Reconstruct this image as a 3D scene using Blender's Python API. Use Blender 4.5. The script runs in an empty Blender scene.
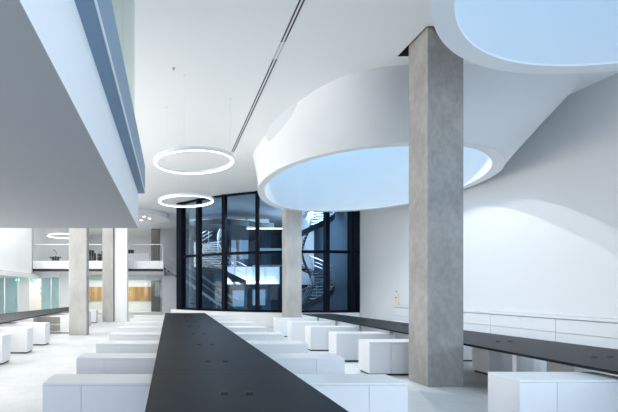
import bpy, bmesh, math, random
from mathutils import Vector, Matrix
random.seed(7)
sc = bpy.context.scene
COL = sc.collection
PI = math.pi
EYE = 1.8
CEIL = 6.6

# ------------------------------------------------------------------ materials
def mat(name, color, rough=0.5, metal=0.0, spec=0.5, bump=None, vary=None, emit=None, estr=0.0):
    m = bpy.data.materials.new(name); m.use_nodes = True
    nt = m.node_tree; b = nt.nodes['Principled BSDF']
    b.inputs['Base Color'].default_value = (*color, 1)
    b.inputs['Roughness'].default_value = rough
    b.inputs['Metallic'].default_value = metal
    b.inputs['Specular IOR Level'].default_value = spec
    if emit:
        b.inputs['Emission Color'].default_value = (*emit, 1)
        b.inputs['Emission Strength'].default_value = estr
    if vary or bump:
        tc = nt.nodes.new('ShaderNodeTexCoord')
    if vary:
        # vary = list of (scale vec, detail, low colour, high colour, lo, hi)
        prev = None
        for (scl, det, c0, c1, lo, hi) in vary:
            mp = nt.nodes.new('ShaderNodeMapping'); mp.inputs['Scale'].default_value = scl
            nt.links.new(tc.outputs['Object'], mp.inputs['Vector'])
            nz = nt.nodes.new('ShaderNodeTexNoise'); nz.inputs['Scale'].default_value = 1
            nz.inputs['Detail'].default_value = det; nz.inputs['Roughness'].default_value = 0.6
            nt.links.new(mp.outputs['Vector'], nz.inputs['Vector'])
            cr = nt.nodes.new('ShaderNodeValToRGB')
            cr.color_ramp.elements[0].position = lo; cr.color_ramp.elements[0].color = (*c0, 1)
            cr.color_ramp.elements[1].position = hi; cr.color_ramp.elements[1].color = (*c1, 1)
            nt.links.new(nz.outputs['Fac'], cr.inputs['Fac'])
            if prev is None:
                prev = cr.outputs['Color']
            else:
                mx = nt.nodes.new('ShaderNodeMix'); mx.data_type = 'RGBA'; mx.blend_type = 'MULTIPLY'
                mx.inputs['Factor'].default_value = 1
                nt.links.new(prev, mx.inputs['A']); nt.links.new(cr.outputs['Color'], mx.inputs['B'])
                prev = mx.outputs['Result']
        nt.links.new(prev, b.inputs['Base Color'])
    if bump:
        scl, strength = bump
        nz = nt.nodes.new('ShaderNodeTexNoise'); nz.inputs['Scale'].default_value = scl
        nz.inputs['Detail'].default_value = 4
        nt.links.new(tc.outputs['Object'], nz.inputs['Vector'])
        bp = nt.nodes.new('ShaderNodeBump'); bp.inputs['Strength'].default_value = strength
        bp.inputs['Distance'].default_value = 0.01
        nt.links.new(nz.outputs['Fac'], bp.inputs['Height']); nt.links.new(bp.outputs['Normal'], b.inputs['Normal'])
    return m

def glass(name, tint, refl=0.08, rough=0.0):
    m = bpy.data.materials.new(name); m.use_nodes = True
    nt = m.node_tree; nt.nodes.clear()
    out = nt.nodes.new('ShaderNodeOutputMaterial')
    tr = nt.nodes.new('ShaderNodeBsdfTransparent'); tr.inputs['Color'].default_value = (*tint, 1)
    gl = nt.nodes.new('ShaderNodeBsdfGlossy'); gl.inputs['Roughness'].default_value = rough
    fr = nt.nodes.new('ShaderNodeFresnel'); fr.inputs['IOR'].default_value = 1.45
    mu = nt.nodes.new('ShaderNodeMath'); mu.operation = 'MULTIPLY_ADD'
    mu.inputs[1].default_value = 0.6; mu.inputs[2].default_value = refl - 0.05
    mx = nt.nodes.new('ShaderNodeMixShader')
    nt.links.new(fr.outputs[0], mu.inputs[0]); nt.links.new(mu.outputs[0], mx.inputs[0])
    nt.links.new(tr.outputs[0], mx.inputs[1]); nt.links.new(gl.outputs[0], mx.inputs[2])
    nt.links.new(mx.outputs[0], out.inputs[0])
    return m

def emission(name, color, strength):
    m = bpy.data.materials.new(name); m.use_nodes = True
    nt = m.node_tree; nt.nodes.clear()
    out = nt.nodes.new('ShaderNodeOutputMaterial')
    e = nt.nodes.new('ShaderNodeEmission'); e.inputs[0].default_value = (*color, 1); e.inputs[1].default_value = strength
    nt.links.new(e.outputs[0], out.inputs[0])
    return m

def wood(name):
    m = bpy.data.materials.new(name); m.use_nodes = True
    nt = m.node_tree; b = nt.nodes['Principled BSDF']; b.inputs['Roughness'].default_value = 0.5
    tc = nt.nodes.new('ShaderNodeTexCoord')
    mp = nt.nodes.new('ShaderNodeMapping'); mp.inputs['Scale'].default_value = (5.5, 1, 0.15)
    vo = nt.nodes.new('ShaderNodeTexVoronoi'); vo.inputs['Scale'].default_value = 1
    cr = nt.nodes.new('ShaderNodeValToRGB')
    cr.color_ramp.elements[0].color = (0.30, 0.15, 0.05, 1); cr.color_ramp.elements[1].color = (0.75, 0.47, 0.20, 1)
    mp2 = nt.nodes.new('ShaderNodeMapping'); mp2.inputs['Scale'].default_value = (16, 4, 0.8)
    nz = nt.nodes.new('ShaderNodeTexNoise'); nz.inputs['Scale'].default_value = 1; nz.inputs['Detail'].default_value = 6
    mx = nt.nodes.new('ShaderNodeMix'); mx.data_type = 'RGBA'; mx.blend_type = 'OVERLAY'; mx.inputs['Factor'].default_value = 0.7
    nt.links.new(tc.outputs['Object'], mp.inputs[0]); nt.links.new(mp.outputs[0], vo.inputs['Vector'])
    nt.links.new(vo.outputs['Color'], cr.inputs['Fac'])
    nt.links.new(tc.outputs['Object'], mp2.inputs[0]); nt.links.new(mp2.outputs[0], nz.inputs['Vector'])
    nt.links.new(cr.outputs['Color'], mx.inputs['A']); nt.links.new(nz.outputs['Color'], mx.inputs['B'])
    nt.links.new(mx.outputs['Result'], b.inputs['Base Color'])
    return m

M = {}
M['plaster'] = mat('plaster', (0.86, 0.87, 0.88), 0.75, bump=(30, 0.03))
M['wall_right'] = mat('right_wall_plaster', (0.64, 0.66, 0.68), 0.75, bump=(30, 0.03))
M['ceiling'] = mat('ceiling_paint', (0.83, 0.85, 0.85), 0.8)
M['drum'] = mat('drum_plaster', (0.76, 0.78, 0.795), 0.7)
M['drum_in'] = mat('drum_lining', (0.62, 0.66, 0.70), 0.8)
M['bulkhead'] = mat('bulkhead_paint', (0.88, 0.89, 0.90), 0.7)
M['bulkhead_under'] = mat('soffit_paint', (0.38, 0.40, 0.425), 0.7)  # bulkhead white darkened, the underside's shade is put into the colour
M['blue_trim'] = mat('blue_grey_trim', (0.21, 0.31, 0.42), 0.55)
M['floor'] = mat('polished_concrete', (0.78, 0.79, 0.8), 0.5, spec=0.3,
    vary=[((0.55, 0.55, 1), 6, (0.64, 0.66, 0.67), (0.79, 0.80, 0.81), 0.35, 0.65),
          ((5, 5, 1), 5, (0.95, 0.95, 0.95), (1, 1, 1), 0.35, 0.6)])
M['concrete'] = mat('fair_faced_concrete', (0.42, 0.41, 0.39), 0.72,
    vary=[((2.2, 2.2, 1.2), 6, (0.31, 0.303, 0.29), (0.44, 0.43, 0.41), 0.3, 0.7),
          ((14, 14, 8), 5, (0.84, 0.84, 0.84), (1, 1, 1), 0.35, 0.65)], bump=(40, 0.15))
M['concrete_pale'] = mat('pale_concrete', (0.55, 0.55, 0.53), 0.72,
    vary=[((2.2, 2.2, 0.9), 6, (0.36, 0.36, 0.345), (0.5, 0.495, 0.48), 0.3, 0.7)], bump=(40, 0.12))
M['concrete_dark'] = mat('dark_concrete', (0.13, 0.13, 0.125), 0.7)
M['cabinet'] = mat('white_laminate', (0.82, 0.83, 0.85), 0.38)
M['cabinet_top'] = mat('white_laminate_top', (0.88, 0.89, 0.90), 0.3)
M['shelf'] = mat('beige_shelf_lining', (0.55, 0.54, 0.50), 0.5)
M['gap'] = mat('shadow_gap', (0.06, 0.065, 0.07), 0.6)
M['table'] = mat('black_linoleum', (0.008, 0.010, 0.014), 0.45, spec=0.11,
    vary=[((1.2, 1.2, 1), 4, (0.006, 0.0085, 0.0125), (0.011, 0.014, 0.019), 0.3, 0.7)])
M['table_edge'] = mat('black_edge', (0.008, 0.009, 0.011), 0.5)
M['table_grey'] = mat('grey_linoleum', (0.06, 0.062, 0.065), 0.7, spec=0.12)
M['black'] = mat('black_plastic', (0.01, 0.01, 0.012), 0.4)
M['white_metal'] = mat('white_metal', (0.8, 0.81, 0.82), 0.35)
M['steel'] = mat('brushed_steel', (0.6, 0.62, 0.65), 0.3, metal=0.9)
M['navy'] = mat('navy_frame', (0.003, 0.006, 0.014), 0.5, spec=0.1)
M['atrium'] = mat('atrium_panel', (0.07, 0.13, 0.185), 0.5)
M['atrium_dark'] = mat('atrium_dark_panel', (0.02, 0.035, 0.055), 0.4)
M['stair_dark'] = mat('stair_stringer', (0.03, 0.04, 0.06), 0.45)
M['tread'] = mat('stair_tread', (0.62, 0.66, 0.72), 0.5)
M['charcoal'] = mat('charcoal_fabric', (0.025, 0.027, 0.032), 0.85)
M['beige'] = mat('beige_panel', (0.72, 0.66, 0.56), 0.6)
M['corridor'] = mat('corridor_paint', (0.85, 0.82, 0.76), 0.7)
M['teal_glass'] = mat('frosted_teal_glass', (0.42, 0.62, 0.64), 0.25)
M['glass_clear'] = glass('clear_glass', (0.94, 0.975, 0.975), 0.06)
M['glass_green'] = glass('green_glass', (0.86, 0.95, 0.93), 0.05)
M['glass_blue'] = glass('blue_glass', (0.75, 0.87, 0.96), 0.04)
M['frost_band'] = mat('frosted_band', (0.62, 0.76, 0.78), 0.35)
M['grey_wall'] = mat('grey_panel', (0.55, 0.57, 0.58), 0.7)
M['wood'] = wood('timber_boards')
M['inlay'] = mat('pale_inlay', (0.72, 0.62, 0.45), 0.5)
M['exit_green'] = mat('sign_green', (0.0, 0.35, 0.24), 0.4, emit=(0.0, 0.62, 0.45), estr=0.7)
M['sign_white'] = mat('sign_white', (0.85, 0.95, 0.9), 0.4, emit=(0.85, 1, 0.95), estr=0.7)
M['ring_glow'] = emission('ring_glow', (0.96, 0.98, 1.0), 5)
M['sky_glow'] = emission('skylight_glow', (0.47, 0.73, 0.97), 2.2)
M['sky_glow_near'] = emission('skylight_glow_near', (0.38, 0.69, 1.0), 1.35)
M['spot_glow'] = emission('downlight_glow', (1.0, 0.95, 0.88), 6)
M['strip_glow'] = emission('strip_glow', (0.85, 0.92, 1.0), 5)
M['window_lit'] = emission('lit_window', (0.45, 0.68, 0.9), 0.55)
M['window_upper'] = emission('upper_lit_window', (0.75, 0.82, 0.92), 0.8)
M['bezel'] = mat('grey_bezel', (0.5, 0.5, 0.5), 0.4)

# ------------------------------------------------------------------ mesh helpers
class MB:
    def __init__(self): self.bm = bmesh.new()
    def box(self, x0, x1, y0, y1, z0, z1):
        v = [self.bm.verts.new(p) for p in ((x0,y0,z0),(x1,y0,z0),(x1,y1,z0),(x0,y1,z0),(x0,y0,z1),(x1,y0,z1),(x1,y1,z1),(x0,y1,z1))]
        for f in ((0,3,2,1),(4,5,6,7),(0,1,5,4),(1,2,6,5),(2,3,7,6),(3,0,4,7)): self.bm.faces.new([v[i] for i in f])
        return self
    def prism(self, poly, z0, z1):
        n = len(poly)
        a = [self.bm.verts.new((p[0], p[1], z0)) for p in poly]; b = [self.bm.verts.new((p[0], p[1], z1)) for p in poly]
        self.bm.faces.new(a[::-1]); self.bm.faces.new(b)
        for i in range(n): self.bm.faces.new([a[i], a[(i+1)%n], b[(i+1)%n], b[i]])
        return self
    def band(self, pts, half, z0, z1):
        """a strip of given half thickness following an open plan path"""
        L, R = [], []
        for i, p in enumerate(pts):
            q = Vector(pts[min(i+1, len(pts)-1)]) - Vector(pts[max(i-1, 0)])
            n = Vector((-q.y, q.x)).normalized() * half
            L.append((p[0]+n.x, p[1]+n.y)); R.append((p[0]-n.x, p[1]-n.y))
        return self.prism(L + R[::-1], z0, z1)
    def loft(self, loops, closed=True):
        rows = [[self.bm.verts.new(p) for p in l] for l in loops]
        n = len(rows[0])
        for a, b in zip(rows, rows[1:]):
            for i in range(n if closed else n-1):
                self.bm.faces.new([a[i], a[(i+1)%n], b[(i+1)%n], b[i]])
        return rows
    def tube(self, pts, r, n=8, cap=True):
        pts = [Vector(p) for p in pts]; loops = []
        for i, p in enumerate(pts):
            d = (pts[min(i+1, len(pts)-1)] - pts[max(i-1, 0)]).normalized()
            u = d.cross(Vector((0,0,1)))
            if u.length < 1e-4: u = Vector((1,0,0))
            u.normalize(); w = d.cross(u)
            loops.append([p + u*(r*math.cos(2*PI*k/n)) + w*(r*math.sin(2*PI*k/n)) for k in range(n)])
        rows = self.loft(loops)
        if cap:
            self.bm.faces.new(rows[0][::-1]); self.bm.faces.new(rows[-1])
        return self
    def cyl(self, x, y, z0, z1, r, n=24, r1=None):
        r1 = r if r1 is None else r1
        rows = self.loft([[(x+r*math.cos(2*PI*k/n), y+r*math.sin(2*PI*k/n), z0) for k in range(n)],
                          [(x+r1*math.cos(2*PI*k/n), y+r1*math.sin(2*PI*k/n), z1) for k in range(n)]])
        self.bm.faces.new(rows[0][::-1]); self.bm.faces.new(rows[1]); return self
    def ring(self, prof, n=72):
        """revolve a closed profile [(r,z)] about z"""
        rows = self.loft([[(r*math.cos(2*PI*k/n), r*math.sin(2*PI*k/n), z) for k in range(n)] for r, z in prof + prof[:1]])
        bmesh.ops.remove_doubles(self.bm, verts=self.bm.verts, dist=1e-5); return self
    def build(self, name, m, parent=None, bevel=0, smooth=False, loc=None):
        bmesh.ops.recalc_face_normals(self.bm, faces=self.bm.faces)
        me = bpy.data.meshes.new(name); self.bm.to_mesh(me); self.bm.free()
        me.materials.append(m)
        if smooth:
            for p in me.polygons: p.use_smooth = True
            me.set_sharp_from_angle(angle=math.radians(35))
        o = bpy.data.objects.new(name, me); COL.objects.link(o)
        if parent: o.parent = parent
        if loc: o.location = loc
        if bevel:
            md = o.modifiers.new('bevel', 'BEVEL'); md.width = bevel; md.segments = 2; md.limit_method = 'ANGLE'
        return o

def tag(o, label=None, cat=None, group=None, kind=None):
    if label: o['label'] = label
    if cat: o['category'] = cat
    if group: o['group'] = group
    if kind: o['kind'] = kind
    return o
def thing(name, label, cat, loc=(0,0,0), rz=0, group=None, kind=None):
    o = bpy.data.objects.new(name, None); COL.objects.link(o); o.empty_display_size = 0.2
    o.location = loc; o.rotation_euler = (0,0,rz)
    return tag(o, label, cat, group, kind)
def copy_tree(o, parent=None):
    c = o.copy(); COL.objects.link(c); c.parent = parent
    for ch in list(o.children): copy_tree(ch, c)
    return c
def dup(o, loc, label, rz=0, group=None):
    c = copy_tree(o); c.location = loc; c.rotation_euler = (0,0,rz); c['label'] = label
    if group: c['group'] = group
    return c
def struct(name, mb, m, parent=None, **k):
    o = mb.build(name, m, parent, **k)
    if not parent: o['kind'] = 'structure'
    return o

def catmull(pts, n):
    """closed smooth resample to n points by equal parameter, then by arc length"""
    dense = []; N = len(pts)
    for i in range(N):
        p0, p1, p2, p3 = [Vector(pts[(i+k-1) % N]) for k in range(4)]
        for s in range(16):
            t = s/16
            dense.append(0.5*((2*p1)+(-p0+p2)*t+(2*p0-5*p1+4*p2-p3)*t*t+(-p0+3*p1-3*p2+p3)*t**3))
    return dense
def by_angle(pts, c, n):
    d = catmull(pts, n); c = Vector(c); out = []
    ang = [math.atan2((p-c).y, (p-c).x) for p in d]
    for k in range(n):
        a = -PI + 2*PI*(k+0.5)/n; best = None
        for i in range(len(d)):
            a0, a1 = ang[i], ang[(i+1) % len(d)]
            da = (a1-a0+PI) % (2*PI) - PI; dd = (a-a0+PI) % (2*PI) - PI
            if da != 0 and 0 <= dd/da < 1 and abs(da) < 1 and abs(dd) < 1:
                best = d[i].lerp(d[(i+1) % len(d)], dd/da); break
        out.append(best if best is not None else d[0])
    # light smoothing
    for _ in range(4):
        out = [(out[i-1] + out[i]*2 + out[(i+1) % n])/4 for i in range(n)]
    return [(p.x, p.y) for p in out]

# ------------------------------------------------------------------ skylights (plan outlines)
NS = 128
RIMZ = EYE + 3.2
out1 = [(6.42,9.01),(6.97,9.18),(7.60,9.54),(8.14,10.01),(8.64,10.64),(8.95,11.12),(9.25,12.0),(9.40,13.28),(9.15,15.4),
        (8.2,16.65),(6.64,17.12),(5.54,17.02),(4.55,16.5),(3.94,15.94),(3.3,14.8),(2.91,13.67),(2.76,12.92),(2.73,12.2),(2.84,11.15),
        (3.19,10.27),(3.69,9.68),(4.22,9.32),(5.2,8.95)]
in1 = [(6.61,9.28),(7.2,9.54),(7.75,10.0),(8.25,10.54),(8.6,11.12),(8.97,12.0),(9.12,13.2),(8.9,15.2),(8.0,16.4),(6.5,16.85),
       (5.4,16.72),(4.7,16.28),(4.15,15.75),(3.51,14.7),(3.13,13.6),(2.97,12.8),(2.95,11.95),(3.12,11.0),(3.43,10.32),(3.91,9.74),(4.56,9.38),(5.35,9.23)]
top1 = [(2.95,14.7),(2.97,13.0),(3.12,11.35),(3.44,10.1),(3.8,9.4),(4.23,9.0),(5.05,8.83),(6.3,8.8),(7.8,8.84),(9.15,9.14),
        (9.72,9.9),(9.68,11),(9.6,12.2),(9.5,13.5),(9.28,15.4),(8.3,16.8),(6.64,17.2),(5.54,17.1),(4.55,16.58),(3.94,16.15),(3.25,15.5)]
C1 = (6.1, 12.9)
OUT1, IN1, TOP1 = by_angle(out1, C1, NS), by_angle(in1, C1, NS), by_angle(top1, C1, NS)
C2 = (5.65, 2.94)
circ = lambda r, c=C2: [(c[0]+r*math.cos(-PI+2*PI*(k+.5)/NS), c[1]+r*math.sin(-PI+2*PI*(k+.5)/NS)) for k in range(NS)]
OUT2, IN2, TOP2 = circ(3.2), circ(2.98), circ(3.22)
SKY_TOP = 8.3

def skylight(c, OUT, IN, TOP, label, glow='sky_glow'):
    t = thing('skylight', label, 'skylight', (c[0], c[1], RIMZ))
    L = lambda P, z, s=1: [((p[0]-c[0])*s, (p[1]-c[1])*s, z) for p in P]
    lerp = lambda A, B, f: [(a[0]+(b[0]-a[0])*f, a[1]+(b[1]-a[1])*f) for a, b in zip(A, B)]
    d = MB(); H = CEIL - RIMZ
    rows = [L(OUT, 0.03)]
    for i in range(1, 9):
        f = i/8; rows.append(L(lerp(OUT, TOP, f), 0.03 + (H-0.03)*f))
    d.loft(rows); d.build('drum', M['drum'], t, smooth=True)
    r = MB(); r.loft([L(OUT, 0.03), L(OUT, 0), L(IN, 0), L(IN, 0.03)]); tag(r.build('rim', M['drum'], t, smooth=True), 'flat underside rim of the drum')
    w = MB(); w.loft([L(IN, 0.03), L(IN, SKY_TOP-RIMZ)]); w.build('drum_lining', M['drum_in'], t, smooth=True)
    g = MB(); vs = [g.bm.verts.new(p) for p in L(IN, SKY_TOP-RIMZ)]; g.bm.faces.new(vs); g.build('glazing', M[glow], t)
    return t
skylight(C1, OUT1, IN1, TOP1, 'large oval skylight in a flaring white drum behind the tall concrete column')
skylight(C2, OUT2, IN2, TOP2, 'round blue skylight cut off by the top right corner of the photo', 'sky_glow_near')

# ------------------------------------------------------------------ room shell
XL, YF, YB = -10.6, -5.0, 37.5
wallx = lambda y: 9.9 - 0.07*(y-9.8)
struct('floor', MB().box(XL-.2, 12.2, YF-.2, YB+.2, -0.2, 0), M['floor'])
# ceiling with openings for the drums and around the tall column
cb = bmesh.new(); edges = []
def loop(P):
    vs = [cb.verts.new((p[0], p[1], CEIL)) for p in P]
    for i in range(len(vs)): edges.append(cb.edges.new((vs[i], vs[(i+1) % len(vs)])))
HOLE = (4.69, 5.46, 7.52, 8.5)
loop([(XL-.2,YF-.2),(12.2,YF-.2),(12.2,YB+.2),(XL-.2,YB+.2)])
loop(TOP1); loop(TOP2)
loop([(HOLE[0],HOLE[2]),(HOLE[1],HOLE[2]),(HOLE[1],HOLE[3]),(HOLE[0],HOLE[3])])
bmesh.ops.triangle_fill(cb, use_beauty=True, use_dissolve=False, edges=edges)
q = MB(); q.bm.free(); q.bm = cb
struct('ceiling', q, M['ceiling'])
q = MB(); x0,x1,y0,y1 = HOLE
q.loft([[(x0,y0,CEIL),(x1,y0,CEIL),(x1,y1,CEIL),(x0,y1,CEIL)],[(x0,y0,CEIL+.5),(x1,y0,CEIL+.5),(x1,y1,CEIL+.5),(x0,y1,CEIL+.5)]])
q.bm.faces.new([q.bm.verts.new(p) for p in ((x0,y0,CEIL+.5),(x1,y0,CEIL+.5),(x1,y1,CEIL+.5),(x0,y1,CEIL+.5))])
struct('trim_1', q, M['gap'])
# right wall (runs slightly inwards)
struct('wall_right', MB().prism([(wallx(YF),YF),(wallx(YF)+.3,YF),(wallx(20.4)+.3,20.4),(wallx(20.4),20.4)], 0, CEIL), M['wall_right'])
struct('wall_atrium_right', MB().box(10.2, 10.4, 20.4, 33.2, 0, CEIL), M['atrium'])
struct('wall_atrium_front', MB().box(9.3, 10.4, 20.3, 20.5, 0, CEIL), M['atrium'])
# left wall: the upper mass overhangs the lower wing
struct('wall_left', MB().box(XL-.2, XL, YF, YB, 0, CEIL), M['plaster'])
q = MB().box(XL, -7.8, 9.0, 23.25, 2.67, CEIL)
struct('wall_left_upper', q, M['plaster'])
struct('trim_2', MB().box(-7.86, -7.6, 9.0, 24.38, 2.42, 2.62), M['plaster'])
struct('wall_back', MB().box(XL, 11, YB, YB+.2, 0, CEIL), M['plaster'])
# wall behind the camera with three tall windows
q = MB(); q.box(XL, 11.2, YF-.2, YF, 0, .5); q.box(XL, 11.2, YF-.2, YF, 4.2, CEIL)
WX = [(-9.5,-3.5),(-2.6,3.4),(4.3,10.3)]
for a, b in ((XL,-9.5),(-3.5,-2.6),(3.4,4.3),(10.3,11.2)): q.box(a, b, YF-.2, YF, .5, 4.2)
struct('wall_front', q, M['plaster'])
for i, (a, b) in enumerate(WX):
    q = MB(); q.box(a,b,YF-.14,YF-.06,.5,.58); q.box(a,b,YF-.14,YF-.06,4.12,4.2)
    for xx in (a, (a+b)/2-.04, b-.08): q.box(xx, xx+.08, YF-.14, YF-.06, .58, 4.12)
    struct('window_%d' % (i+1), q, M['navy'])
q = MB()
for y in (-3.8, -2.2, -.6, 1.0, 2.52): q.box(-.05, 0, y, y+.08, .6, 4.4)
for z in (.6, 4.32): q.box(-.05, 0, -3.8, 2.6, z, z+.08)
o = struct('window_10', q, M['navy'], loc=(wallx(-.6)-.02, 0, 0))

# ------------------------------------------------------------------ stepped bulkhead upper left (mezzanine edge)
BX, BY = -0.57, 7.36
b = thing('mezzanine_bulkhead', None, None, kind='structure')
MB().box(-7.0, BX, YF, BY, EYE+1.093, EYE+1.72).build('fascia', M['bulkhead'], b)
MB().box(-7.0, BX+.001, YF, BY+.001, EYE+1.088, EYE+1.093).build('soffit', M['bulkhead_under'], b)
MB().box(-7.0, -0.45, YF, BY+.06, EYE+1.72, EYE+2.22).build('cornice', M['blue_trim'], b)
MB().box(-0.452, -0.44, YF, BY+.06, EYE+1.715, EYE+1.735).build('edge_trim', M['white_metal'], b)
g = thing('glass_screen', 'full-height clear glass screen standing on the blue-grey bulkhead edge', 'glass screen', (-0.47, 0, EYE+2.22))
for y0, y1 in ((1.2, 2.6), (2.62, 4.08), (4.1, 5.45)):
    MB().box(-.006, .006, y0, y1, 0, CEIL-EYE-2.22).build('glass_pane', M['glass_green'], g)

# ------------------------------------------------------------------ columns
def column(x0, x1, y0, y1, m, label, top=CEIL):
    o = MB().box(-(x1-x0)/2, (x1-x0)/2, -(y1-y0)/2, (y1-y0)/2, 0, top).build('column', m, bevel=.012, loc=((x0+x1)/2, (y0+y1)/2, 0))
    return tag(o, label, 'column')
column(4.735, 5.396, 7.57, 8.18, M['concrete'], 'tall raw concrete column in the right foreground beside the black table', CEIL+.45)
column(4.87, 5.53, 17.3, 17.9, M['concrete_pale'], 'slim pale concrete column in front of the dark curtain wall')
column(-3.93, -3.24, 16.0, 16.5, M['concrete_pale'], 'grey concrete column at left standing closest to the left cabinets')
column(-3.71, -3.11, 22.6, 23.2, M['concrete_pale'], 'grey concrete column directly beside the white pillar')
column(-3.06, -2.35, 22.7, 23.25, M['cabinet'], 'smooth white pillar in front of the mezzanine balcony')
column(-1.5, -0.8, 32.8, 33.5, M['concrete_dark'], 'dark concrete column at the back, rising through the mezzanine behind its railing')

# ------------------------------------------------------------------ cabinets
DEP = 0.5; HB = 0.7
def cabinet_proto(L, seam_from_right, label, group, open_left=False):
    """front looks to -y; origin at the base centre"""
    t = thing('storage_cabinet', label, 'cabinet', group=group)
    h = L/2
    MB().box(-h+.03, h-.03, -DEP/2+.04, DEP/2-.03, 0, .045).build('plinth', M['gap'], t)
    if open_left:
        s = h-.45
        q = MB(); q.box(s, h, -DEP/2+.02, DEP/2, .045, HB-.025); q.box(-h, s, DEP/2-.02, DEP/2, .045, HB-.025)
        q.box(-h, -h+.02, -DEP/2, DEP/2-.02, .045, HB-.025); q.box(-h+.02, s, -DEP/2, DEP/2-.02, .045, .07)
        q.build('body', M['cabinet'], t)
        MB().box(-h+.02, s, -DEP/2+.01, DEP/2-.02, .35, .375).build('shelf', M['cabinet'], t)
        MB().box(-h+.02, s, DEP/2-.03, DEP/2-.02, .07, HB-.025).build('back_panel', M['shelf'], t)
        MB().box(s+.002, h, -DEP/2, -DEP/2+.02, .045, HB-.028).build('door', M['cabinet'], t)
    else:
        MB().box(-h, h, -DEP/2+.02, DEP/2, .045, HB-.025).build('body', M['cabinet'], t)
        s = h-.45 if seam_from_right else -h+.45
        MB().box(-h, s-.003, -DEP/2, -DEP/2+.018, .045, HB-.029).build('door', M['cabinet'], t)
        MB().box(s+.003, h, -DEP/2, -DEP/2+.018, .045, HB-.029).build('door', M['cabinet'], t)
    MB().box(-h, h, -DEP/2, DEP/2, HB-.022, HB).build('top', M['cabinet_top'], t)
    return t
ORD = ['nearest the camera', 'second from the camera', 'third from the camera', 'fourth from the camera', 'fifth from the camera',
       'sixth from the camera', 'seventh from the camera', 'last before the far wall']
LB = 1.72
cl = cabinet_proto(LB, False, 'x', 'cabinets left of the central table')
cr = cabinet_proto(LB, True, 'x', 'cabinets right of the central table')
PITCH = 1.735
for k in range(8):
    y = 4.82 + PITCH*k + DEP/2
    la = 'low white cabinet left of the central black table, ' + ORD[k]
    lb = 'low white cabinet right of the central black table, ' + ORD[k]
    if k == 0:
        cl.location = (-1.49+LB/2, y, 0); cl['label'] = la; cr.location = (2.78-LB/2, y, 0); cr['label'] = lb
    else:
        dup(cl, (-1.49+LB/2, y, 0), la); dup(cr, (2.78-LB/2, y, 0), lb)
# right table: near side
L2 = 1.4
ra = cabinet_proto(L2, False, 'x', 'cabinets on the near side of the right table')
ys = [4.97, 8.55, 10.16, 11.9, 13.65, 15.4]
names = ['in the bottom right corner', 'just left of the tall column', 'second beyond the tall column',
         'third beyond the tall column', 'beside the slim pale column', 'last one by the curtain wall']
for k, y in enumerate(ys):
    lab = 'white cabinet at the right black table, left side, ' + names[k]
    xl = 4.22 - .022*(y-5)
    p = (xl+L2/2, y+DEP/2, 0)
    if k == 0: ra.location = p; ra['label'] = lab
    else: dup(ra, p, lab)
# right table: wall side
names = ['closest to the camera', 'second from the camera', 'third from the camera', 'fourth along', 'fifth along']
for k, y in enumerate([6.75, 8.5, 10.2, 11.95, 13.7]):
    lab = 'white cabinet at the right black table, wall side, ' + names[k]
    w = cabinet_proto(1.34, True, lab, 'cabinets on the wall side of the right table') if k == 0 else dup(w, (0,0,0), lab)
    w.location = (7.97-.03*k-.67, y+DEP/2, 0)
# left row
L4 = 1.55
names = ['partly cut by the left edge of the photo', 'second from the left edge of the photo', 'third, with its end lit', None, 'far one half hidden by the grey column',
         'just right of the grey column', 'next one right of the grey column']
lc = None
for k, y in enumerate([9.75, 11.45, 13.1, 16.35, 18.2, 20.0, 21.7]):
    p = (-3.97 + .04*max(0, k-4) - L4/2, y+DEP/2, 0)
    if k == 3:
        o = cabinet_proto(L4, True, 'white cabinet with open beige shelves under the left table', 'cabinets along the left table', True); o.location = (-3.99-L4/2, y+DEP/2+.3, 0); continue
    lab = 'white cabinet under the grey left table, ' + ['cut by the left edge of the photo','second from the left edge of the photo','third from the left edge, before the open shelves',
        None,'mostly hidden behind the grey column','just right of the grey column','farthest one right of the grey column'][k]
    if lc is None: lc = cabinet_proto(L4, True, lab, 'cabinets along the left table'); lc.location = p
    else: dup(lc, p, lab)

# ------------------------------------------------------------------ long tables
HT = 0.80; TH = 0.04
def long_table(name, label, xl, xr, ya, yb, seams, mtop, medge, legs, grom):
    t = thing(name, label, 'table', (0, ya, 0))
    ys = [ya] + [s for s in seams if ya < s < yb] + [yb]
    for a, b_ in zip(ys, ys[1:]):
        g = .0015
        q = MB().prism([(xl(a),a+g-ya),(xr(a),a+g-ya),(xr(b_),b_-g-ya),(xl(b_),b_-g-ya)], HT-TH, HT)
        q.build('tabletop', mtop, t, bevel=.003)
    for (x, y) in legs:
        q = MB().box(x-.04, x+.04, y-ya-.04, y-ya+.04, .012, HT-TH-.012); q.box(x-.16, x+.16, y-ya-.05, y-ya+.05, 0, .012)
        q.box(x-.2, x+.2, y-ya-.03, y-ya+.03, HT-TH-.012, HT-TH)
        q.build('leg', M['white_metal'], t)
    for (x, y) in grom:
        q = MB()
        q.cyl(x, y-ya, HT, HT+.004, .05, 20); q.box(x-.035, x+.035, y-ya-.012, y-ya+.012, HT+.004, HT+.014)
        q.build('cable_grommet', M['black'], t)
    return t
gy = [3.94 + 1.74*k for k in range(8)]
long_table('long_table', 'long black central table stretching from the camera to the curtain wall',
           lambda y: -0.205, lambda y: 1.46, 2.4, 17.2, [5.1, 8.56, 12.02, 15.5], M['table'], M['table_edge'],
           [(.63, 4.2+1.735*k) for k in range(0, 8)], [(x, y) for y in gy for x in (.52, .76)])
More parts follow.
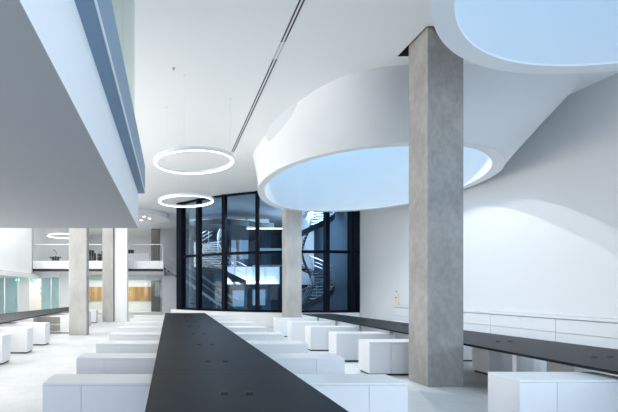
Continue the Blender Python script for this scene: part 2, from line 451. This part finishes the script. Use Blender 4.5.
long_table('long_table', 'long black right table running parallel to the wall cabinets behind the tall column',
           lambda y: 5.42, lambda y: 6.70+.085*(15.4-y), 2.6, 16.9, [5.0, 8.46, 11.9, 15.3], M['table'], M['table_edge'],
           [(5.85, 6.95), (5.85, 8.2+.95), (5.85, 10.95), (5.85, 12.7), (5.85, 14.5), (5.85, 16.3)],
           [(x, 6.04+1.77*k) for k in range(-1, 6) for x in (6.22, 6.46)])
long_table('long_table', 'long grey table along the left side in front of the glass doors',
           lambda y: -6.95+.18*max(0, y-16), lambda y: -5.02+.02*(y-12), 8.0, 23.4, [12.0, 16.0, 19.5], M['table_grey'], M['table_edge'],
           [(-5.5, 10.8), (-5.5, 12.5), (-5.5, 15.3), (-5.4, 17.6), (-5.3, 19.4), (-5.2, 21.2), (-5.15, 22.8)],
           [(x, y) for y in (13.4, 15.2, 17, 18.8, 20.6) for x in (-5.7, -5.45)])

# ------------------------------------------------------------------ wall cabinets on the right wall
ang = math.atan(0.07)
edgesY = [4.5, 6.4, 8.3, 10.2, 12.1, 14.0, 15.5, 16.8]
lab = ['first from the right edge of the photo', 'second from the right edge of the photo', 'third from the right edge of the photo', 'fourth from the right edge of the photo',
       'just right of the tall concrete column', 'hidden behind the tall concrete column', 'last one left of the tall concrete column']
for i, (a, b_) in enumerate(zip(edgesY, edgesY[1:])):
    yc = (a+b_)/2; h = (b_-a)/2/math.cos(ang) - .002
    t = thing('wall_cabinet', 'white two-drawer wall cabinet, ' + lab[i], 'cabinet', (wallx(yc)-.003, yc, 0), ang, 'low cabinets along the right wall')
    MB().box(-.33, 0, -h, h, .06, 1.06).build('body', M['bezel'], t)
    MB().box(-.30, 0, -h, h, 0, .06).build('plinth', M['gap'], t)
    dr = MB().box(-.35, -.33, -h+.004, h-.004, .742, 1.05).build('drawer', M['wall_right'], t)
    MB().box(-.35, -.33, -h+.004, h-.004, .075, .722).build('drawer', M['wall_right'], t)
    MB().box(-.362, -.35, -.03, .03, 1.03, 1.045).build('lock', M['steel'], dr)
yc = (edgesY[0]+edgesY[-1])/2; h = (edgesY[-1]-edgesY[0])/2/math.cos(ang)
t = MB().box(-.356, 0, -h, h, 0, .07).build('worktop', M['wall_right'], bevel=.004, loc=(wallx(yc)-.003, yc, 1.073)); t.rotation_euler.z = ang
tag(t, 'continuous thin white worktop over the low cabinets along the right wall', 'worktop')
yp = 17.05
t = thing('wall_panel', 'small beige vertical control panel on the white wall left of the tall column', 'control panel', (wallx(yp), yp, 1.12), ang)
MB().box(-.04, 0, -.14, .14, 0, .48).build('plate', M['beige'], t)
MB().box(-.05, -.04, -.03, .03, .30, .36).build('switch', M['black'], t)
MB().cyl(-.02, 0, .56, .60, .02, 12).build('sensor', M['black'], t)

# ------------------------------------------------------------------ ring pendants
def ring_pendant(loc, label, R=1.0):
    t = thing('ring_pendant', label, 'pendant light', loc, group='glowing ring pendants')
    MB().ring([(R-.075,.012),(R-.022,.012),(R-.022,0),(R,0),(R,.08),(R-.075,.08)]).build('ring_housing', M['white_metal'], t, smooth=True)
    MB().ring([(R-.078,0),(R-.023,0),(R-.023,.011),(R-.078,.011)]).build('diffuser', M['ring_glow'], t, smooth=True)
    top = CEIL - loc[2]
    for k in range(3):
        a = PI*.745 + 2*PI*k/3
        MB().tube([((R-.03)*math.cos(a), (R-.03)*math.sin(a), .075), ((R-.03)*math.cos(a), (R-.03)*math.sin(a), top)], .0025, 6).build('cable', M['white_metal'], t)
        MB().cyl((R-.03)*math.cos(a), (R-.03)*math.sin(a), top-.015, top, .03, 16).build('canopy', M['white_metal'], t)
    return t
rz = EYE + 3.11
ring_pendant((24*10.1/412, 10.19, rz), 'large glowing white ring lamp nearest the camera, below the ceiling slot')
ring_pendant((16*14.7/412, 14.73, rz), 'glowing white ring lamp in front of the top of the dark curtain wall')
ring_pendant((-6.25, 24.4, rz), 'small glowing ring lamp far back over the mezzanine balcony')

# ceiling slot diffuser, disc, sprinkler, downlights
t = thing('slot_diffuser', 'twin black linear air slot running down the white ceiling', 'air slot', (2.19, 0, CEIL))
for x in (-.045, .02):
    MB().box(x, x+.03, 1, 8.0, -.006, 0).build('slot', M['black'], t)
    MB().box(x, x+.03, 8.6, 14.4, -.006, 0).build('slot', M['black'], t)
    MB().box(x, x+.03, 8.0, 8.6, -.005, 0).build('grille', M['bezel'], t)
MB().box(-.06, .065, 1, 14.45, -.003, 0).build('frame', M['white_metal'], t)
t = thing('ceiling_disc', 'shallow white disc canopy with downlights on the far left ceiling', 'ceiling canopy', (-2.2, 26.8, CEIL))
MB().cyl(0, 0, -.30, 0, 2.1, 64).build('disc', M['plaster'], t, smooth=True)
for (x, y) in ((.6,-1.2), (.9,-.5), (.3,.2), (-.6,-.6), (-1,.5)):
    MB().cyl(x, y, -.312, -.30, .09, 16).build('downlight', M['spot_glow'], t)
t = thing('ceiling_sprinkler', 'tiny grey sprinkler head on the ceiling above the nearest ring lamp', 'sprinkler', (.08, 8.95, CEIL))
MB().cyl(0, 0, -.012, 0, .035, 16).build('rose', M['bezel'], t); MB().cyl(0, 0, -.05, -.012, .012, 10).build('head', M['bezel'], t)

# ------------------------------------------------------------------ curtain wall (curved) and plinth
CWC, CWR = (7.0, 27.8), 8.0
def arc_pt(x, r=CWR): return (x, CWC[1] - math.sqrt(r*r-(x-CWC[0])**2))
def px_arc(px):
    """x on the curved wall whose ray leaves the camera through the column px"""
    k = (px-170)/412
    lo, hi = -.5, 10.5
    for _ in range(60):
        m = (lo+hi)/2; p = arc_pt(m)
        if p[0]/p[1] < k: lo = m
        else: hi = m
    return lo
xa, xb = px_arc(181), 9.28
SILL = .66
def arc_path(x0, x1, n=40, r=CWR): return [arc_pt(x0+(x1-x0)*i/n, r) for i in range(n+1)]
struct('trim_3', MB().band(arc_path(px_arc(173), 9.3), .16, 0, SILL-.02), M['plaster'])
struct('trim_4', MB().band(arc_path(px_arc(173), 9.3), .2, SILL-.02, SILL), M['cabinet_top'])
cw = thing('curtain_wall', 'curved dark-framed floor to ceiling glass curtain wall at the far end', 'glass wall')
mx = [xa, px_arc(199), px_arc(224.5), px_arc(257.5), px_arc(291), px_arc(326.5), px_arc(351), xb]
for i, x in enumerate(mx):
    p = arc_pt(x); a = math.asin((x-CWC[0])/CWR)
    w = .09 if 0 < i < 7 else (.22 if i == 0 else .16)
    dd = .16
    c, s = math.cos(a), math.sin(a)
    poly = [(p[0]+c*u-s*v, p[1]+s*u+c*v) for u, v in ((-w,-dd),(w,-dd),(w,dd),(-w,dd))]
    MB().prism(poly, SILL, CEIL).build('mullion', M['navy'], cw)
for z, hh in ((SILL, .12), (3.52, .14), (CEIL-.1, .1)):
    MB().band(arc_path(xa, xb), .08, z, z+hh).build('transom', M['navy'], cw)
for x0, x1 in zip(mx, mx[1:]):
    for z0, z1 in ((SILL+.09, 3.55), (3.64, CEIL-.1)):
        MB().band(arc_path(x0+.05, x1-.05, 8), .008, z0, z1).build('glass_pane', M['glass_blue'], cw)
# short return walls beside the curtain wall
struct('wall_return', MB().box(9.25, wallx(20)+.1, 20.12, 20.4, 0, CEIL), M['plaster'])

# ------------------------------------------------------------------ stair hall behind the glass
struct('wall_atrium_back', MB().box(.9, 10.2, 33.0, 33.2, 0, CEIL), M['atrium'])
struct('wall_atrium_side', MB().box(.62, .78, 27.6, 33.2, 0, CEIL), M['atrium'])
q = MB()
for i in range(4): q.box(2.4+1.9*i, 3.5+1.9*i, 32.93, 33.0, .1, CEIL-.3)
struct('trim_5', q, M['atrium_dark'])
for i, (x0, x1, z0, z1) in enumerate(((5.55,6.25,4.2,5.7),(6.9,8.9,4.75,5.05),(6.6,7.9,3.25,3.6),(4.9,5.3,3.0,5.7),(6.6,7.6,.5,1.75),(5.0,5.9,.4,1.7))):
    struct('window_%d' % (i+4), MB().box(x0, x1, 32.88, 32.93, z0, z1), M['window_lit'])
# upper slab with light line, landing
struct('upper_slab', MB().prism([(.9,26.9),(1.6,25.6),(2.6,25.0),(3.7,25.0),(4.9,25.6),(5.8,26.4),(6.7,26.55),(6.7,33),(.9,33)], 5.72, 6.05), M['atrium_dark'])
q = MB()
for i in range(7): q.box(1.3+.78*i, 1.95+.78*i, 27.6, 27.66, 6.12, 6.5)
struct('window_11', q, M['window_upper'])
o = tag(MB().box(4.9, 8.2, 26.2, 26.3, 5.62, 5.68).build('strip_light', M['strip_glow']), 'thin bright strip light under the upper slab behind the curtain wall', 'strip light')
land = [(2.9,24.9),(3.4,24.3),(4.6,23.6),(6,23.3),(6.75,23.3),(6.8,26.6),(10.15,26.6),(10.15,28),(2.9,28)]
struct('landing', MB().prism(land, 1.83, 2.08), M['stair_dark'])
o = MB().box(4.2, 7.2, 27.7, 27.78, 2.2, 2.34).build('strip_light', M['strip_glow'])
tag(o, 'glowing strip light low on the stair landing behind the curtain wall', 'strip light')
struct('landing_wall', MB().box(3.6, 7.4, 27.8, 27.95, 2.08, 3.3), M['plaster'])
land_r = [(4.75,23.6),(5.4,23.42),(6.2,23.32),(6.98,23.32)]
rail = thing('glass_balustrade', 'glass balustrade with steel rail along the stair landing', 'balustrade', (0,0,2.08))
MB().band(land_r, .01, 0, 1.0).build('glass_pane', M['glass_clear'], rail)
MB().tube([(p[0], p[1], 1.05) for p in land_r], .028, 8).build('handrail', M['steel'], rail)
for p in land_r: MB().tube([(p[0], p[1], 0), (p[0], p[1], 1.05)], .02, 8).build('post', M['steel'], rail)

def spiral(name, label, c, ri, ro, z0, z1, a0, a1, n, mt):
    t = thing(name, label, 'staircase', (c[0], c[1], z0))
    da = (a1-a0)/n; dz = (z1-z0)/n
    P = lambda r, a, z: (r*math.cos(a), r*math.sin(a), z)
    for i in range(n):
        q = MB(); aa, bb = a0+da*i, a0+da*(i+1.1)
        q.prism([P(ri,aa,0)[:2], P(ro,aa,0)[:2], P(ro,(aa+bb)/2,0)[:2], P(ro,bb,0)[:2], P(ri,bb,0)[:2]], dz*(i+1)-.05, dz*(i+1))
        q.build('tread', mt, t)
    for r, th in ((ro, .03), (ri, .03)):
        N = n*2
        loops = []
        for i in range(N+1):
            a = a0+(a1-a0)*i/N; z = (z1-z0)*i/N
            loops.append([P(r-th, a, z-.14), P(r+th, a, z-.14), P(r+th, a, z+.2), P(r-th, a, z+.2)])
        q = MB(); rows = q.loft(loops); q.bm.faces.new(rows[0][::-1]); q.bm.faces.new(rows[-1])
        q.build('stringer', M['stair_dark'], t, smooth=True)
    for r in (ro, ri):
        for hh, rr in ((1.05, .025), (.8, .012), (.55, .012)):
            MB().tube([P(r, a0+(a1-a0)*i/40, (z1-z0)*i/40+hh) for i in range(41)], rr, 6).build('handrail', M['steel'], t)
    q = MB()
    for i in range(0, n+1, 2):
        a = a0+da*i
        MB().tube([P(ro, a, dz*i), P(ro, a, dz*i+1.05)], .016, 6).build('post', M['steel'], t)
    return t
spiral('spiral_staircase', 'curved steel staircase sweeping up behind the left panes of the curtain wall', (3.75, 26.0), .75, 1.95, 2.08, 4.9, -PI*.38, -PI*1.35, 17, M['tread'])
spiral('spiral_staircase', 'curved steel staircase with pale treads rising behind the right panes of the curtain wall', (8.35, 25.0), .3, 1.5, 2.08, 6.42, 0, 2*PI, 24, M['tread'])
spiral('spiral_staircase', 'lower curved flight of stairs under the landing behind the right panes', (8.35, 25.0), .3, 1.5, .0, 1.98, PI*1.0, PI*1.92, 11, M['tread'])
struct('wall_stair', MB().box(7.9, 9.75, 27.9, 28.1, 2.08, CEIL), M['plaster'])

# straight stair from the mezzanine down to the right
t = thing('straight_staircase', 'straight white flight descending from the mezzanine behind the curtain wall jamb', 'staircase', (-.4, 26.2, 0))
nst = 19; rise = 3.4/nst; run = .25
for i in range(nst):
    MB().box(run*i, run*(i+1)+.02, 0, 1.1, 3.4-rise*(i+1)-.1, 3.4-rise*(i+1)).build('tread', M['stair_dark'], t)
q = MB(); X = run*nst
for y in (-.05, 1.1):
    vs = []
    for yy in (y, y+.05):
        vs.append([q.bm.verts.new(p) for p in ((0,yy,3.42),(X,yy,.02),(X-.2,yy,.0),(0,yy,3.2))])
    q.bm.faces.new(vs[0]); q.bm.faces.new(vs[1][::-1])
    for i in range(4): q.bm.faces.new([vs[0][i], vs[0][(i+1)%4], vs[1][(i+1)%4], vs[1][i]])
q.build('stringer', M['grey_wall'], t)
for y in (0, 1.1):
    MB().tube([(0, y, 4.4), (X, y, 1.0)], .016, 8).build('handrail', M['steel'], t)
    MB().tube([(0, y, 3.9), (X, y, .5)], .012, 8).build('handrail', M['steel'], t)

# ------------------------------------------------------------------ mezzanine balcony, far left
MZ = 3.4; MY = 23.4
mz = thing('mezzanine_floor', None, None, kind='structure')
MB().box(-7.8, -.4, MY, YB, 2.95, MZ).build('slab', M['plaster'], mz)
MB().box(-7.8, -.4, MY-.01, MY+.3, 2.81, 2.945).build('shadow_gap', M['black'], mz)  # flush black strip, the gap's shade is put into its colour
MB().box(-7.8, -.4, MY+.3, YB, 2.80, 2.86).build('underside', M['plaster'], mz)
struct('wall_mezzanine_end', MB().box(-7.98, -7.7, MY, YB, MZ, CEIL), M['grey_wall'])
r = thing('balcony_railing', 'fine white baluster railing along the mezzanine balcony edge', 'railing', (-7.7, MY+.06, MZ))
RW = 7.28
for i in range(53):
    x = RW*i/52
    MB().box(x-.004, x+.004, -.004, .004, 0, .92).build('baluster', M['bezel'], r)
MB().box(0, RW, -.02, .02, .92, .96).build('top_rail', M['white_metal'], r)
MB().box(RW-.03, RW+.03, -.03, .03, 0, .96).build('newel_post', M['steel'], r)
def armchair(loc, rz, label):
    t = thing('armchair', label, 'armchair', loc, rz, 'armchairs on the mezzanine')
    MB().box(-.22, .22, -.3, .24, .14, .42).build('seat', M['charcoal'], t, bevel=.05)
    MB().box(-.22, .22, .16, .32, .3, .80).build('backrest', M['charcoal'], t, bevel=.06)
    for s in (-1, 1): MB().box(s*.25-.04, s*.25+.04, -.3, .28, .14, .58).build('armrest', M['charcoal'], t, bevel=.03)
    for sx in (-.2, .2):
        for sy in (-.24, .24): MB().cyl(sx, sy, 0, .14, .02, 8).build('leg', M['steel'], t)
    return t
armchair((-4.82, 25.2, MZ), .25, 'charcoal armchair on the mezzanine, beside the nearer grey column')
armchair((-4.12, 25.5, MZ), -.2, 'charcoal armchair on the mezzanine, beside the farther grey column')
t = thing('reception_bench', 'low white counter on the mezzanine right of the white pillar', 'counter', (-2.0, 25.3, MZ))
MB().box(-.75, .75, -.25, .25, .5, .56).build('top', M['cabinet_top'], t); MB().box(-.7, .7, -.2, .2, 0, .5).build('body', M['cabinet'], t)
t = thing('laptop', 'open dark laptop on the white mezzanine counter', 'laptop', (-2.4, 25.3, MZ+.56))
MB().box(-.17, .17, -.12, .12, 0, .015).build('keyboard_base', M['charcoal'], t)
q = MB(); q.prism([(-.17,.12),(.17,.12),(.17,.16),(-.17,.16)], .015, .26); q.build('screen', M['charcoal'], t)
t = thing('side_table', 'small dark table on the mezzanine at its far left', 'table', (-7.0, 25.2, MZ))
MB().box(-.3, .3, -.25, .25, .3, .36).build('top', M['charcoal'], t); MB().box(-.2, .2, -.15, .15, 0, .3).build('base', M['charcoal'], t)
t = thing('desk_lamp', 'thin bent desk lamp on the small dark mezzanine table', 'lamp', (-7.0, 25.2, MZ+.36))
MB().cyl(0, 0, 0, .03, .09, 16).build('base', M['charcoal'], t)
MB().tube([(0,0,.03),(.06,0,.25),(-.06,0,.42)], .015, 8).build('stem', M['charcoal'], t)
MB().cyl(-.08, 0, .38, .46, .06, 12, .03).build('lamp_shade', M['charcoal'], t)

# ------------------------------------------------------------------ ground level under the mezzanine, far left
Y0 = 24.5
q = MB().box(-9.0, -8.62, Y0, Y0+.12, 0, 2.49); q.box(-10.6, -6.6, Y0, Y0+.12, 2.5, 2.79); q.box(-8.61, -8.42, Y0-.02, Y0+.14, 0, 2.49)
struct('wall_lower_front', q, M['plaster'])
struct('wall_corridor', MB().box(-10.6, -6.6, 27.2, 27.3, 0, 2.8), M['corridor'])
struct('wall_white_panel', MB().box(-6.62, -5.5, Y0+.2, Y0+.3, 0, 2.8), M['plaster'])
for i, (x0, x1) in enumerate(((-10.55, -9.85), (-9.82, -9.05))):
    d = thing('door_%d' % (i+1), None, None, (x0, Y0, 0), kind='structure')
    MB().box(.02, x1-x0-.02, 0, .02, .02, 2.48).build('door_leaf', M['teal_glass'], d)
    MB().box(x1-x0-.14, x1-x0-.1, -.05, 0, .9, 1.35).build('door_handle', M['steel'], d)
d = thing('door_3', None, None, (-7.65, Y0, 0), kind='structure')
MB().box(0, .55, 0, .02, .02, 2.48).build('door_leaf', M['teal_glass'], d)
MB().box(.58, 1.02, .1, .12, .02, 2.75).build('side_light', M['teal_glass'], d)
MB().box(.06, .1, -.05, 0, 1.0, 1.35).build('door_handle', M['steel'], d)
MB().box(.52, .56, -.05, 0, .9, 1.7).build('door_handle', M['steel'], d)
def exit_sign(loc, label):
    t = thing('exit_sign', label, 'exit sign', loc, group='green exit signs')
    MB().box(-.17, .17, -.03, .03, 0, .2).build('sign_body', M['exit_green'], t)
    q = MB(); q.cyl(.0, 0, 0, .001, .001, 6)
    q = MB(); q.box(.04, .14, -.034, -.03, .03, .17)
    q.build('doorway_symbol', M['sign_white'], t)
    q = MB()
    q.box(-.075, -.045, -.034, -.03, .135, .165)
    for pts in (((-.08,.085),(-.05,.085),(-.04,.13),(-.08,.13)), ((-.08,.09),(-.11,.04),(-.13,.045),(-.1,.1)), ((-.06,.09),(-.035,.04),(-.015,.045),(-.045,.1)), ((-.045,.125),(-.005,.1),(-.01,.085),(-.05,.105))):
        v = [[q.bm.verts.new((p[0], y, p[1])) for p in pts] for y in (-.034, -.03)]
        q.bm.faces.new(v[0]); q.bm.faces.new(v[1][::-1])
        for i in range(4): q.bm.faces.new([v[0][i], v[0][(i+1)%4], v[1][(i+1)%4], v[1][i]])
    q.build('running_figure', M['sign_white'], t)
    for s in (-.12, .12): MB().tube([(s,0,.2),(s,0,2.8-loc[2])], .006, 6).build('hanger', M['steel'], t)
exit_sign((-8.05, Y0-.25, 2.22), 'green running-man exit sign by the beige corridor opening')
exit_sign((-8.98, Y0-.25, 2.24), 'green exit sign farther left over the teal glass doors')
t = thing('wall_mounted_box', 'small grey box low on the beige corridor wall', 'wall box', (-8.1, 27.2, .95))
MB().box(-.11, .11, -.1, 0, 0, .42).build('box', M['bezel'], t); MB().box(-.08, .08, -.11, -.1, .05, .2).build('panel', M['charcoal'], t)
for z, nm in ((1.45, 'upper'), (1.8, 'top')):
    o = MB().box(-.05, .05, -.03, 0, 0, .12).build('wall_switch', M['bezel'], loc=(-8.55, 27.2, z)); tag(o, 'little grey switch plate on the beige corridor wall, the %s one' % ('lower' if nm == 'upper' else 'higher'), 'switch')
# glass room with the timber panel
gr = thing('glass_partition', 'frameless glass partition under the mezzanine in front of the timber panel', 'glass partition', (0, 30.3, 0))
for x0, x1 in ((-6.2,-4.65),(-4.62,-3.1),(-3.07,-1.85),(-1.82,-.6)):
    gp = MB().box(x0, x1, 0, .015, .05, 2.45).build('glass_pane', M['glass_clear'], gr)
    MB().box(x0, x1, 0, .015, 2.45, 2.8).build('frosted_band', M['frost_band'], gp)
MB().box(-6.2, -.58, -.02, .035, 0, .05).build('floor_track', M['white_metal'], gr)
MB().box(-.6, -.55, -.03, .05, .05, 2.8).build('end_post', M['white_metal'], gr)
struct('wall_timber_room', MB().box(-7.5, .55, 34.0, 34.1, 0, 2.8), M['plaster'])
struct('wall_under_stair', MB().box(-.5, .6, 28.2, 28.35, 0, 2.7), M['plaster'])
t = thing('timber_wall_art', 'wide brown timber board artwork with pale strokes behind the glass partition', 'wall panel', (-4.2, 33.985, .83))
MB().box(-2.7, 2.65, -.06, 0, 0, 1.15).build('boards', M['wood'], t)
q = MB()
for cx in (-2.1, 1.05, .2):
    for i in range(7):
        x = cx + random.uniform(-.3, .3); z = random.uniform(.25, .85); a = random.uniform(.3, 2.6); l = random.uniform(.12, .3)
        q.tube([(x, -.062, z), (x+l*math.cos(a), -.062, z+l*math.sin(a)*.7)], .012, 6)
q.build('pale_strokes', M['inlay'], t)

# ------------------------------------------------------------------ lights
def area(name, loc, rot, sx, sy, power, color=(1,1,1), shape='RECTANGLE', spread=PI):
    d = bpy.data.lights.new(name, 'AREA'); d.shape = shape; d.size = sx; d.size_y = sy; d.energy = power; d.color = color; d.spread = spread
    o = bpy.data.objects.new(name, d); COL.objects.link(o); o.location = loc; o.rotation_euler = rot
    return o
for i, (a, b_) in enumerate(WX):
    area('window_daylight', ((a+b_)/2, YF-.02, 1.7), (PI/2, 0, 0), b_-a-.3, 2.2, 110, (0.84, 0.9, 1.0))
# floodlights up inside the drums
def spot(name, loc, power, half, blend=.04, rad=.04, color=(1,.98,.95)):
    d = bpy.data.lights.new(name, 'SPOT'); d.energy = power; d.spot_size = 2*math.radians(half); d.spot_blend = blend
    d.shadow_soft_size = rad; d.color = color
    o = bpy.data.objects.new(name, d); COL.objects.link(o); o.location = loc
spot('drum_lamp', (6.3, 12.3, 7.95), 520, 44.5)
spot('drum_lamp', (3.95, 11.0, 7.95), 520, 58.5)
spot('drum_lamp', (5.65, 2.94, 7.95), 200, 45)
# unseen fill panels added along the left to light ceiling and column
area('left_daylight', (-7.7, 14.5, 4.9), (0, -1.8, 0), 3.0, 15, 830, (1, .97, .93))
area('door_daylight', (-7.7, 11, 1.4), (0, -PI/2, 0), 2.2, 11, 560, (1, .93, .85))  # low added panel without doors behind it, brightens the column's left face
# daylight from the side window right of the camera
area('side_window_daylight', (wallx(-.6)-.08, -.6, 2.5), (0, PI/2, 0), 3.6, 6.2, 600, (.66, .83, 1))
area('hall_lamp', (-5.0, 19, CEIL-.06), (0, .45, 0), 1.6, 7, 190, (1, .98, .95))  # added panel hidden by the bulkhead, brightens the upper left wall
area('mezzanine_lamp', (-4, 30, CEIL-.1), (0, 0, 0), 6, 8, 170, (1, .97, .93))
area('lower_lamp', (-4, 27.6, 2.76), (0, 0, 0), 6, 4, 55, (1, .98, .95))
area('timber_lamp', (-4, 32.5, 2.76), (0, 0, 0), 6, 1.2, 130, (1, .95, .88))
area('corridor_lamp', (-8.6, 25.9, 2.76), (0, 0, 0), 2.5, 1.5, 55, (1, .96, .9))
area('door_lamp', (-8.6, 22.0, 2.5), (0, 0, 0), 1.6, 3, 30, (1, .98, .95))
area('stair_lamp', (4.0, 27, CEIL-.95), (0, 0, 0), 4, 2.4, 170, (.75, .87, 1))
area('stair_lamp', (8.0, 24.6, CEIL-.1), (.15, 0, 0), 1.6, 1.6, 300, (.8, .9, 1))
area('stair_lamp', (2.6, 25.5, CEIL-.1), (0, 0, 0), 1.2, 1.6, 90, (.8, .9, 1))
area('landing_lamp', (5.4, 27.45, 2.14), (PI*.8, 0, 0), 3.6, .2, 28, (.9, .88, 1))
area('under_landing_lamp', (5.2, 29, 1.75), (0, 0, 0), 5, 3, 60, (.7, .86, 1))
area('upper_hall_lamp', (4, 29.5, CEIL-.12), (0, 0, 0), 4, 3, 50, (.8, .9, 1))

w = bpy.data.worlds.new('world'); sc.world = w; w.use_nodes = True
w.node_tree.nodes['Background'].inputs[0].default_value = (0.55, 0.75, 1.0, 1)
w.node_tree.nodes['Background'].inputs[1].default_value = 0.6

# ------------------------------------------------------------------ camera
cd = bpy.data.cameras.new('camera'); cam = bpy.data.objects.new('camera', cd); COL.objects.link(cam)
cam.location = (0, 0, EYE); cam.rotation_euler = (PI/2, 0, 0)
cd.sensor_width = 36; cd.lens = 24.0; cd.shift_x = (309-170)/618; cd.shift_y = (289-206)/618
cd.clip_start = .05; cd.clip_end = 200
sc.camera = cam
sc.view_settings.view_transform = 'Standard'; sc.view_settings.look = 'None'
sc.view_settings.exposure = 0.1; sc.view_settings.gamma = 1; sc.view_settings.use_curve_mapping = False
sc.cycles.max_bounces = 10; sc.cycles.diffuse_bounces = 8; sc.cycles.transparent_max_bounces = 24
sc.cycles.sample_clamp_indirect = 6; sc.cycles.caustics_reflective = False; sc.cycles.caustics_refractive = False
sc.cycles.use_denoising = True
sc.cycles.denoising_prefilter = 'ACCURATE'
